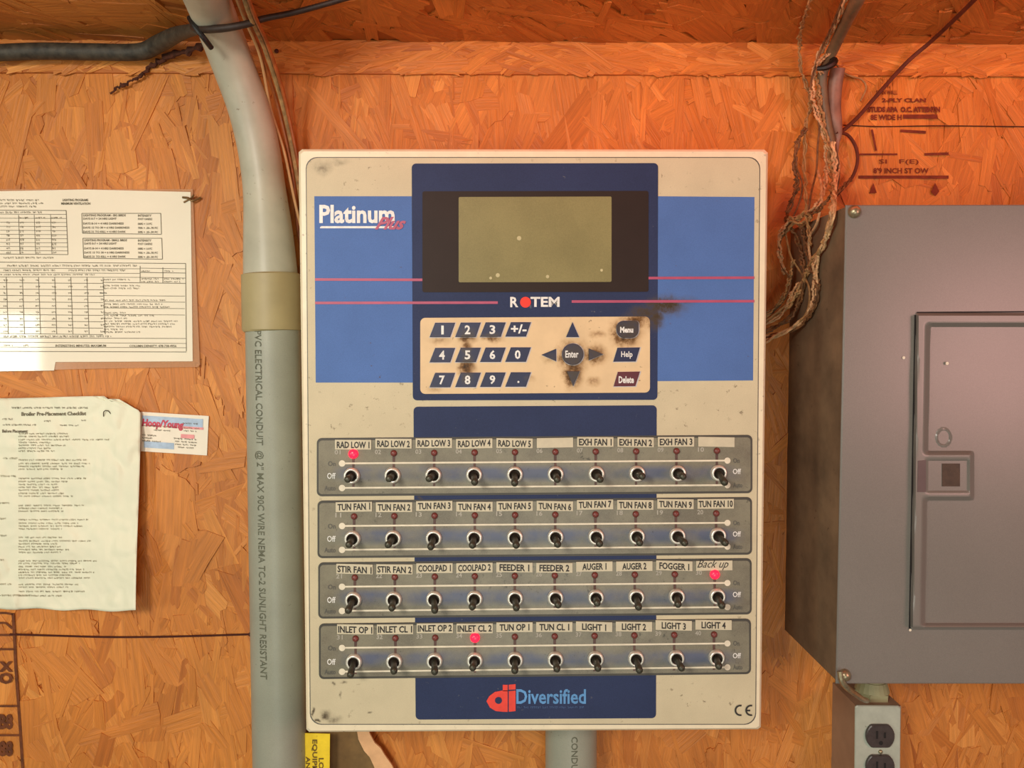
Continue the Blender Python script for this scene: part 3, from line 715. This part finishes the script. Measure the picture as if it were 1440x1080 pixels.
# hanging bundle
def clear_cabinet(pts):
    o_ = []
    for (x, y, d) in pts:
        need = .8-467*.667/max(x-720, 370)+.008 if x > 1098 else 0
        o_.append((x, y, d+max(0, min(.125, need)-d)*smooth(235, 300, y)))
    return o_
def twisted(pts, r, mt, parent, pitch=.021, n=14):
    r *= .78; wr = random.Random(int(pts[0][0]*7+len(pts)))
    path = pxpath(clear_cabinet(pts), n); L = 0; A = []; B = []
    for i, p in enumerate(path):
        if i: L += (path[i]-path[i-1]).length
        t = (path[min(i+1, len(path)-1)]-path[max(i-1, 0)]).normalized(); s = t.cross(Vector((0, -1, 0))).normalized(); u = s.cross(t)
        a = L/pitch*2*math.pi*.5; o_ = (s*math.cos(a)+u*math.sin(a))*r*.95
        jj = Vector((wr.gauss(0, .0005), wr.gauss(0, .0005), 0)); A.append(p+o_*wr.uniform(.8,1.5)+jj); B.append(p-o_*wr.uniform(.8,1.9)+jj)
    bm = bmesh.new(); tube(A, r, 6, bm); tube(B, r, 6, bm)
    return obj('wire', bm, mt, parent, smooth=True)
q0 = P(1165, 92, .03)
hb = thing('wire_bundle', 'dusty tangled bundle of twisted wires hanging between the control box and the breaker cabinet', 'wires', (q0.x, 0, q0.z))
WIREM = [DUSTY, mat('dusty_wire_pale', C(196,156,112), .7, var=.45, vs_=200), mat('dusty_wire_dark', C(112,74,40), .75, var=.5, vs_=150)]
LOOSE = [([(1170,190,.03),(1180,230,.03),(1176,262,.034),(1174,300,.04),(1163,330,.044),(1148,360,.046),(1134,382,.044)], .0010),
 ([(1192,-20,.14),(1172,32,.09),(1158,62,.05),(1148,90,.04),(1140,120,.03),(1146,150,.03),(1152,178,.03),(1150,205,.03),(1148,240,.03),(1140,275,.034),(1136,310,.038)], .0010),
 ([(1105,330,.034),(1112,360,.036),(1124,380,.038),(1138,405,.042),(1134,440,.042),(1110,462,.038),(1066,482,.03)], .0010),
 ([(1150,240,.03),(1156,270,.034),(1150,310,.038),(1138,335,.04),(1140,365,.044),(1148,385,.044),(1147,418,.044),(1130,450,.042),(1100,468,.036),(1066,474,.03)], .0012),
 ([(1118,230,.026),(1128,260,.028),(1122,290,.032),(1108,318,.034),(1096,345,.034),(1100,375,.034),(1112,395,.036),(1100,425,.034),(1068,455,.03)], .0009)]
TW = [
 ([(1148,-20,.13),(1136,12,.10),(1128,35,.06),(1124,62,.03),(1126,95,.024),(1136,125,.02),(1140,150,.02),(1133,175,.02),(1131,230,.022),(1134,295,.024),(1140,345,.026)], .0012, DUSTY),
 ([(1196,-20,.14),(1180,22,.10),(1163,58,.05),(1150,80,.035),(1144,108,.03),(1143,135,.03),(1150,165,.03),(1160,195,.03),(1162,230,.03),(1160,262,.032),(1148,290,.034),(1128,303,.036),(1112,310,.036),(1099,325,.036),(1096,355,.034),(1104,385,.034)], .0015, DUSTY),
 ([(1133,180,.024),(1122,200,.024),(1118,232,.026),(1120,262,.028),(1112,288,.03),(1106,310,.032),(1118,330,.034),(1127,360,.036),(1131,392,.036),(1124,425,.036),(1106,450,.034),(1070,470,.03)], .0016, DUSTY),
 ([(1150,110,.03),(1152,140,.03),(1156,170,.03),(1166,210,.034),(1170,250,.036),(1171,285,.038),(1167,315,.04),(1156,348,.04),(1141,370,.04),(1128,400,.04),(1108,430,.038),(1070,452,.03)], .0018, DUSTY),
 ([(1171,200,.04),(1174,245,.042),(1171,290,.044),(1164,330,.046),(1150,362,.046),(1146,395,.046),(1142,428,.046),(1122,456,.044),(1068,484,.034)], .0016, DUSTY),
 ([(1116,306,.04),(1128,322,.042),(1134,352,.044),(1142,378,.044),(1150,405,.042),(1143,436,.042),(1118,462,.04),(1066,478,.03)], .0014, DUSTY),
 ([(1115,365,.036),(1110,392,.036),(1102,415,.036),(1088,434,.034),(1068,446,.03)], .0013, DUSTY),
 ([(1124,398,.038),(1114,410,.038),(1110,424,.038),(1096,444,.036),(1066,462,.03)], .0012, DUSTY),
 ([(1138,300,.03),(1150,296,.034),(1164,280,.036),(1178,270,.034),(1196,252,.026)], .0013, DUSTY),
 ([(1100,330,.03),(1118,312,.04),(1132,300,.042),(1140,306,.04),(1126,316,.044),(1110,306,.042)], .0016, DUSTY),
 ([(1180,62,.05),(1172,72,.05),(1160,80,.045),(1150,92,.04),(1156,104,.036)], .0012, DUSTY),
]
for k_, (pts, r, mt) in enumerate(TW):
    twisted(pts, r, WIREM[k_ % 3], hb)
for k_, (pts, r) in enumerate(LOOSE): obj('wire', tube(pxpath(clear_cabinet(pts), 8), r, 6), WIREM[(k_+1) % 3], hb, smooth=True)
obj('cable', tube(pxpath([(1222,-30,.15),(1206,0,.13),(1190,30,.09),(1175,62,.055),(1162,90,.036),(1156,110,.03),(1158,140,.026),(1163,170,.026),(1170,205,.028),(1176,240,.03),(1172,275,.032)], 8), lambda t: .0062-.0028*t, 12), GREYCABLE, hb, smooth=True)['label'] = 'thicker grey cable inside the bundle'
obj('cable', tube(pxpath([(1178,96,.026),(1174,120,.022),(1172,150,.020),(1174,172,.020),(1178,190,.018),(1176,205,.018),(1174,225,.016)], 8), lambda t: .0072-.0045*smooth(.45, .8, t), 12), mat('mauve_cable', C(136,104,88), .5, var=.3, vs_=60), hb, smooth=True)['label'] = 'dull mauve cable in the bundle'
bm = bmesh.new(); c = P(1164, 93, .046)
tube(spline([c+Vector((-.011,-.002,-.003)), c+Vector((-.004,-.005,-.003)), c+Vector((.003,-.004,.001)), c+Vector((.006,.001,.005))], 5), lambda t: .0022+.0022*t, 8, bm)
obj('cable_tie', bm, TIE, hb, smooth=True)
cable('diagonal_cord', 'thin dark cord slanting from the upper right down to the wire bundle', 'cord', [(1400,-30,.15),(1352,18,.09),(1312,56,.030),(1275,88,.014),(1235,132,.010),(1205,166,.010),(1178,190,.014)], .0020, DARKCORD)
cable('looped_cord', 'thin brown cord making an open loop right of the wire bundle, above the breaker cabinet', 'cord', [(1176,186,.022),(1192,190,.014),(1203,206,.010),(1206,225,.010),(1200,246,.010),(1188,262,.012),(1175,276,.022)], .0016, DARKCORD)
cable('hooked_wire', 'fine pale wire bent over the strand board right of the black tie', 'wire', [(1176,90,.03),(1186,102,.012),(1200,108,.008),(1212,112,.006),(1218,124,.006),(1210,142,.006)], .0009, DUSTY)

# ------------------------------------------------------------------ papers
rnd = random.Random(21)
lamd = .0048
ch = thing('laminated_chart', 'laminated lighting schedule sheet with printed tables, pinned at the upper left', 'paper', (P(130,515,0).x, 0, P(130,515,0).z))
obj('laminate_sleeve', slab([(-60,266),(271,266),(277,420),(281,513),(278,516),(110,519),(-60,524)], lamd, .0004), LAM, ch)
obj('printed_sheet', slab([(-60,270),(120,266.5),(268,270),(271,508),(78,509),(76,521),(-60,523)], lamd+.0004, .0003), LAMSHEET, ch)
fz = lambda x, y: P(x, y, lamd+.0007)
bm = bmesh.new()
def ln(x0, y0, x1, y1, w=.9):
    L = math.hypot(x1-x0, y1-y0); nx, ny = -(y1-y0)/L*w/2, (x1-x0)/L*w/2
    bm.faces.new([bm.verts.new(fz(*q)) for q in ((x0+nx, y0+ny), (x1+nx, y1+ny), (x1-nx, y1-ny), (x0-nx, y0-ny))])
for (a, b, c_, e) in ((0,282,55,3), (0,286.5,61,3), (0,291,52,3)): scribble(bm, a-10, b-2, c_, 3, fz, rnd)
text('LIGHTING PROGRAMS', 88, 279.5, 124, 283, 0, bm, f=fz, bold=.03); text('MINIMUM VENTILATION', 86, 284.5, 127, 288, 0, bm, f=fz, bold=.03)
ln(-20,295.5,93,296); ln(93,296,95.5,358); ln(-20,357,95.5,358)
for i in range(10): ln(0 if i > 1 else -20, 301+i*5.7, 93.5+i*.22, 301.5+i*5.7, .7)
for x in (26, 48, 71): ln(x, 302, x+2, 357, .7)
scribble(bm, 0, 297.2, 60, 3, fz, rnd)
for x in (27, 50, 72): scribble(bm, x, 305, x+15, 3, fz, rnd)
for i in range(8):
    for x in (9, 28, 51, 73): scribble(bm, x, 311.5+i*6, x+6, 3.6, fz, rnd)
scribble(bm, 5, 361, 77, 3, fz, rnd)
for (y0, tt) in ((300, 'LIGHTING PROGRAM - BIG BIRDS'), (335, 'LIGHTING PROGRAM - SMALL BIRDS')):
    o_ = 1.5 if y0 > 320 else 0
    ln(115+o_, y0, 226+o_, y0); ln(115+o_, y0, 116+o_, y0+28); ln(226+o_, y0, 227+o_, y0+29); ln(116+o_, y0+28, 227+o_, y0+29.5)
    text(tt, 117+o_, y0+1.2, 177+o_, y0+4.4, 0, bm, f=fz, bold=.03); text('INTENSITY', 194, y0+1.6, 213, y0+4.8, 0, bm, f=fz, bold=.03)
    for i, t2 in enumerate(('DAYS 0-7 = 24 HRS LIGHT', 'DAYS 8-14 = 4 HRS DARKNESS', 'DAYS 15 TO 30 = 6 HRS DARKNESS', 'DAYS 31 TO KILL = 4 HRS DARK')):
        yy = y0+7+i*5.8-(1 if i == 0 else 0); text(t2, 117+o_, yy, 160+[4, 14, 22, 17][i], yy+3, 0, bm, f=fz, bold=.03); text(('FOOT CANDLE', '100% = 1.0 FC', '70% = .50-.70 FC', '50% = .25-.50 FC')[i], 194, yy+.5, 210+[4, 4, 12, 12][i], yy+3.5, 0, bm, f=fz, bold=.03)
ln(-20,368.5,261,370.5); ln(261,370.5,262,494); ln(-20,494,262,495)
scribble(bm, 10, 372.2, 196, 3.2, fz, rnd); scribble(bm, 5, 378.6, 78, 3, fz, rnd); scribble(bm, 96, 378.8, 176, 3, fz, rnd); scribble(bm, -5, 385, 133, 2.6, fz, rnd)
ln(-20,377,197,378,.7); ln(-20,383,197,384.5,.7); ln(-20,389.5,197,390,.7); ln(197,374,197,397); ln(229,376,229,398); ln(197,377,261,378,.7); ln(197,383,261,384); ln(197,390,261,391,.7); ln(144,397,261,398.5)
for i in range(9): ln(-20, 397.5+i*8.9, 145, 398.5+i*9, .8)
for i in range(8): ln(-14+22.7*i, 389.5, -11+22.7*i, 470, .8)
for i in range(9):
    for j in range(7): scribble(bm, 16+22.8*(j-.5), 394.3-1.6+i*9, 16+22.8*(j-.5)+6, 3, fz, rnd)
for x in (199, 231): scribble(bm, x, 380, x+13, 2.8, fz, rnd); scribble(bm, x, 391, x+27, 2.6, fz, rnd); scribble(bm, x, 395, x+24, 2.4, fz, rnd)
for (y, xe, x0) in ((392,184,146),(400.5,199,146),(404.3,199,146),(421,233,146),(426.5,229,146),(430.5,238,146),(438.5,178,146),(442.5,217,146),(446.3,181,146),(450.5,250,146),(454.3,247,146),(458.2,241,146),(462,174,146),(465.8,197,146)): scribble(bm, x0, y, xe, 2.6, fz, rnd)
for (y) in (415.5, 424, 433, 442): ln(145, y, 260, y+1, .7)
scribble(bm, 5, 471.5, 157, 3.2, fz, rnd); ln(-20,475,262,476,.8); ln(-20,481,262,483,.7); ln(-20,488,262,489,.7)
scribble(bm, 5, 484.5, 18, 3, fz, rnd); scribble(bm, 33, 484.5, 40, 3, fz, rnd)
text('INTERESTING MINUTES: MAXIMUM', 78, 484.5, 149, 487.8, 0, bm, f=fz, bold=.02); text('COLUMN DENSITY: 478-738-4956', 182, 484.8, 248, 488.2, 0, bm, f=fz, bold=.02)
obj('print', bm, PRINTG, ch, kind='stuff')
bm = bmesh.new(); scribble(bm, 140, 411, 152, 2.5, fz, rnd); obj('pen_mark', bm, BLACKP, ch)
c = P(268, 279, .006)
bm = bmesh.new(); tube(spline([c+Vector((-.008,0,.001)), c+Vector((-.002,-.002,.000)), c+Vector((.003,-.003,-.003)), c+Vector((.010,.001,.001))], 5), .0011, 6, bm)
tube(spline([c+Vector((-.007,0,-.004)), c, c+Vector((.004,-.002,.003))], 5), .0009, 6, bm)
o = obj('tack', bm, mat('tack_brass', C(120,90,50), .5, .4), base=c.copy()); tag(o, 'bent brass-coloured tack at the upper right corner of the laminated chart', 'tack')

from mathutils import noise as mnoise
def pap_d(x, y):
    crumple = .0058*(abs(mnoise.noise(Vector((x*.028, y*.020, 1.7))))+.5*abs(mnoise.noise(Vector((x*.07, y*.055, 5.1)))))
    return pap_base(x, y)+crumple
def pap_base(x, y):
    u = max(0, (x-20)/177); v = max(0, (y-575)/285)
    return .0055+.021*(u**2)*(.15+v)+.0016*math.sin(x*.045+y*.013)*v+.0012*math.sin(x*.02-y*.05)+.0012*math.exp(-((x-165+(y-600)*.02)/7)**2)*(1-v)-.0028*max(0, u-.9)*10*.5
def pap_edge(x, y):
    return x, y
bm = bmesh.new(); nx_, ny_ = 60, 80; g = []
for j in range(ny_+1):
    row = []; v = j/ny_
    for i in range(nx_+1):
        u = i/nx_
        xr_ = 197.5-6.5*smooth(.1, 1, v)-30*max(0, 1-v/.045)**1.4*1.0 if v < .5 else 197.5-6.5*smooth(.1, 1, v)
        x = -40+u*(xr_+40)
        top = 560-3*smooth(0, 145, x) + (4 if x > 150 else 0) + 5*smooth(165, 190, x)
        bot = 856+3*smooth(0, 190, x)+1.2*math.sin(x*.09)
        row.append(bm.verts.new(P(x, top+v*(bot-top), max(.0035, pap_d(x, top+v*(bot-top))))))
    g.append(row)
for j in range(ny_):
    for i in range(nx_): bm.faces.new((g[j][i], g[j+1][i], g[j+1][i+1], g[j][i+1]))
bmesh.ops.recalc_face_normals(bm, faces=bm.faces)
pl = P(80, 858, 0); pt = thing('checklist_paper', 'crumpled off-white typed checklist curling away from the wall at its right edge, lower left', 'paper', (pl.x, 0, pl.z))
po = obj('sheet', bm, PAPER, pt, smooth=True)
so = po.modifiers.new('thickness', 'SOLIDIFY'); so.thickness = .0003
fp = lambda x, y: P(x, y, max(.0035, pap_d(x, y))+.0009)
bm = bmesh.new()
text('Broiler Pre-Placement Checklist', 30, 579.5, 121, 585, 0, bm, f=fp, bold=.03, slope=-.01)
scribble(bm, 16, 572, 125, 3, fp, rnd); scribble(bm, 3, 588, 18, 3, fp, rnd); scribble(bm, 62, 591, 72, 2.6, fp, rnd); scribble(bm, 114, 590, 122, 2.6, fp, rnd)
scribble(bm, 4, 596, 54, 3, fp, rnd); scribble(bm, 84, 597, 112, 2.6, fp, rnd); 
obj('print', bm, PRINTG, pt, kind='stuff')
bm = bmesh.new(); text('Before Placement:', 3, 604, 39, 608.5, 0, bm, f=fp, bold=.03); obj('print', bm, PRINTG, pt, kind='stuff')
bm = bmesh.new()
for (ys_, xe) in (([610,614,618.5,622.5,626.5,630.5,634.5], [98,97,153,72,93,72,77]), ([647,652,656,660], [122,126,119,88]), ([673,677.5,681.5,685.5,689.5,694,698], [122,95,83,82,84,90,103]),
                  ([711,715,719], [119,88,90]), ([731,736,740,744], [124,110,118,88]), ([756,761,765,769,773,777], [88,128,82,88,96,85]), ([789,792.5,797,801,805,809,813], [137,112,94,118,132,100,126]), ([822,826,832,838], [110,96,120,88])):
    for y, x in zip(ys_, xe): scribble(bm, 26, y-1.4, x, 2.6, fp, rnd)
for (y, x0_, xe) in ((643,4,25),(668,1,22),(706,0,12),(728,0,9),(752,0,9),(786,0,7),(820,0,16),(836,0,45)): scribble(bm, x0_, y, xe, 3, fp, rnd)
obj('print', bm, PRINTL, pt, kind='stuff')
c = P(151, 583, max(.0072, pap_d(151, 583)+.0015)); bm = bmesh.new()
tube(spline([c+Vector((-.0045,.001,-.002)), c+Vector((-.003,-.001,.003)), c+Vector((.001,-.001,.004)), c+Vector((.0045,.001,-.001))], 5), .0005, 6, bm)
o = obj('staple', bm, mat('staple_steel', C(86,76,60), .4, .5), base=c.copy()); tag(o, 'thin bowed staple near the top right of the crumpled checklist', 'staple')

cl = P(245, 638, 0); bc = thing('business_card', 'small white business card with red script and blue bands, tacked beside the checklist', 'card', (cl.x, 0, cl.z))
q = [(197,579),(293.5,585),(291,640.5),(198,634.5)]
obj('card', slab(q, .0040, .0004), mat('card_white', C(240,228,208), .45, var=.03), bc)
def cf(u, v, d=.0046):
    x = q[0][0]*(1-u)*(1-v)+q[1][0]*u*(1-v)+q[2][0]*u*v+q[3][0]*(1-u)*v; y = q[0][1]*(1-u)*(1-v)+q[1][1]*u*(1-v)+q[2][1]*u*v+q[3][1]*(1-u)*v
    return P(x, y, d)
def crect(bm, a, b, c_, e, d=.0044): bm.faces.new([bm.verts.new(cf(*t, d)) for t in ((a,b),(c_,b),(c_,e),(a,e))])
bm = bmesh.new(); crect(bm, .03, .09, .92, .30); crect(bm, .05, .74, .50, .90)
obj('blue_band', bm, mat('card_blue', C(172,192,214), .5, var=.2, vs_=100), bc)
bm = bmesh.new(); crect(bm, .60, .30, .93, .36, .0045); crect(bm, .60, .50, .80, .60, .0045)
obj('pink_band', bm, mat('card_pink', C(232,150,150), .5, var=.15, vs_=100), bc)
mapc = lambda x, y: cf(x, y)
bm = bmesh.new()
text('Hoop/Young', .02, .17, .64, .42, 0, bm, f=mapc, bold=.05, shear=.2); obj('lettering', bm, mat('card_red', C(196,62,84), .5, var=.25, vs_=200), bc)['label'] = 'red script'
bm = bmesh.new(); fc = lambda x, y: cf((x-197)/95, (y-582)/55)
for (a, y, b) in ((199,600.5,250),(216,606,240),(199,614,222),(199,618,214),(199,622,226),(244,616,277),(246,620,277),(246,624,279),(250,628,276),(256,600.5,280),(258,604.5,276),(256,594,279)): scribble(bm, a, y-1, b, 2.4, fc, rnd)
obj('small_print', bm, PRINTG, bc, kind='stuff')
c = P(271, 284, .0)

# ------------------------------------------------------------------ below the controller
bl = P(480, 1100, 0); tb = thing('torn_cardboard', 'torn brown cardboard with a pale ripped edge, below the control box at its left corner', 'cardboard', (bl.x, 0, bl.z))
edge = [(500,1015),(504,1040),(512,1056),(520,1065),(526,1078),(532,1100)]
edge2 = [(562,1100),(551,1076),(541,1062),(535,1052),(527,1045),(520,1032),(514,1015)]
obj('backing_sheet', slab([(440,1010)]+edge+[(440,1100)], .016, .0015), BOARD, tb)
obj('torn_edge', slab(edge+edge2, .018, .0025), TORN, tb)
yl = P(446, 1110, 0); y_ = obj('caution_label', slab([(428,1031),(464,1032),(463,1120),(427,1120)], .034, .0006), YELLOW, base=Vector((yl.x, -.034, yl.z)))
tag(y_, 'bright yellow printed label hanging at the lower left corner of the control box', 'label')
bm = bmesh.new(); text('EQUIPMENT', 438, 1040, 446, 1112, .0345, bm, vert=True, bold=.03); text('LOCK', 448, 1066, 455, 1100, .0345, bm, vert=True, bold=.03); text('AND', 430, 1064, 436, 1090, .0345, bm, vert=True, bold=.03)
obj('lettering', bm, mat('label_brown_ink', C(110,86,20), .6), y_)
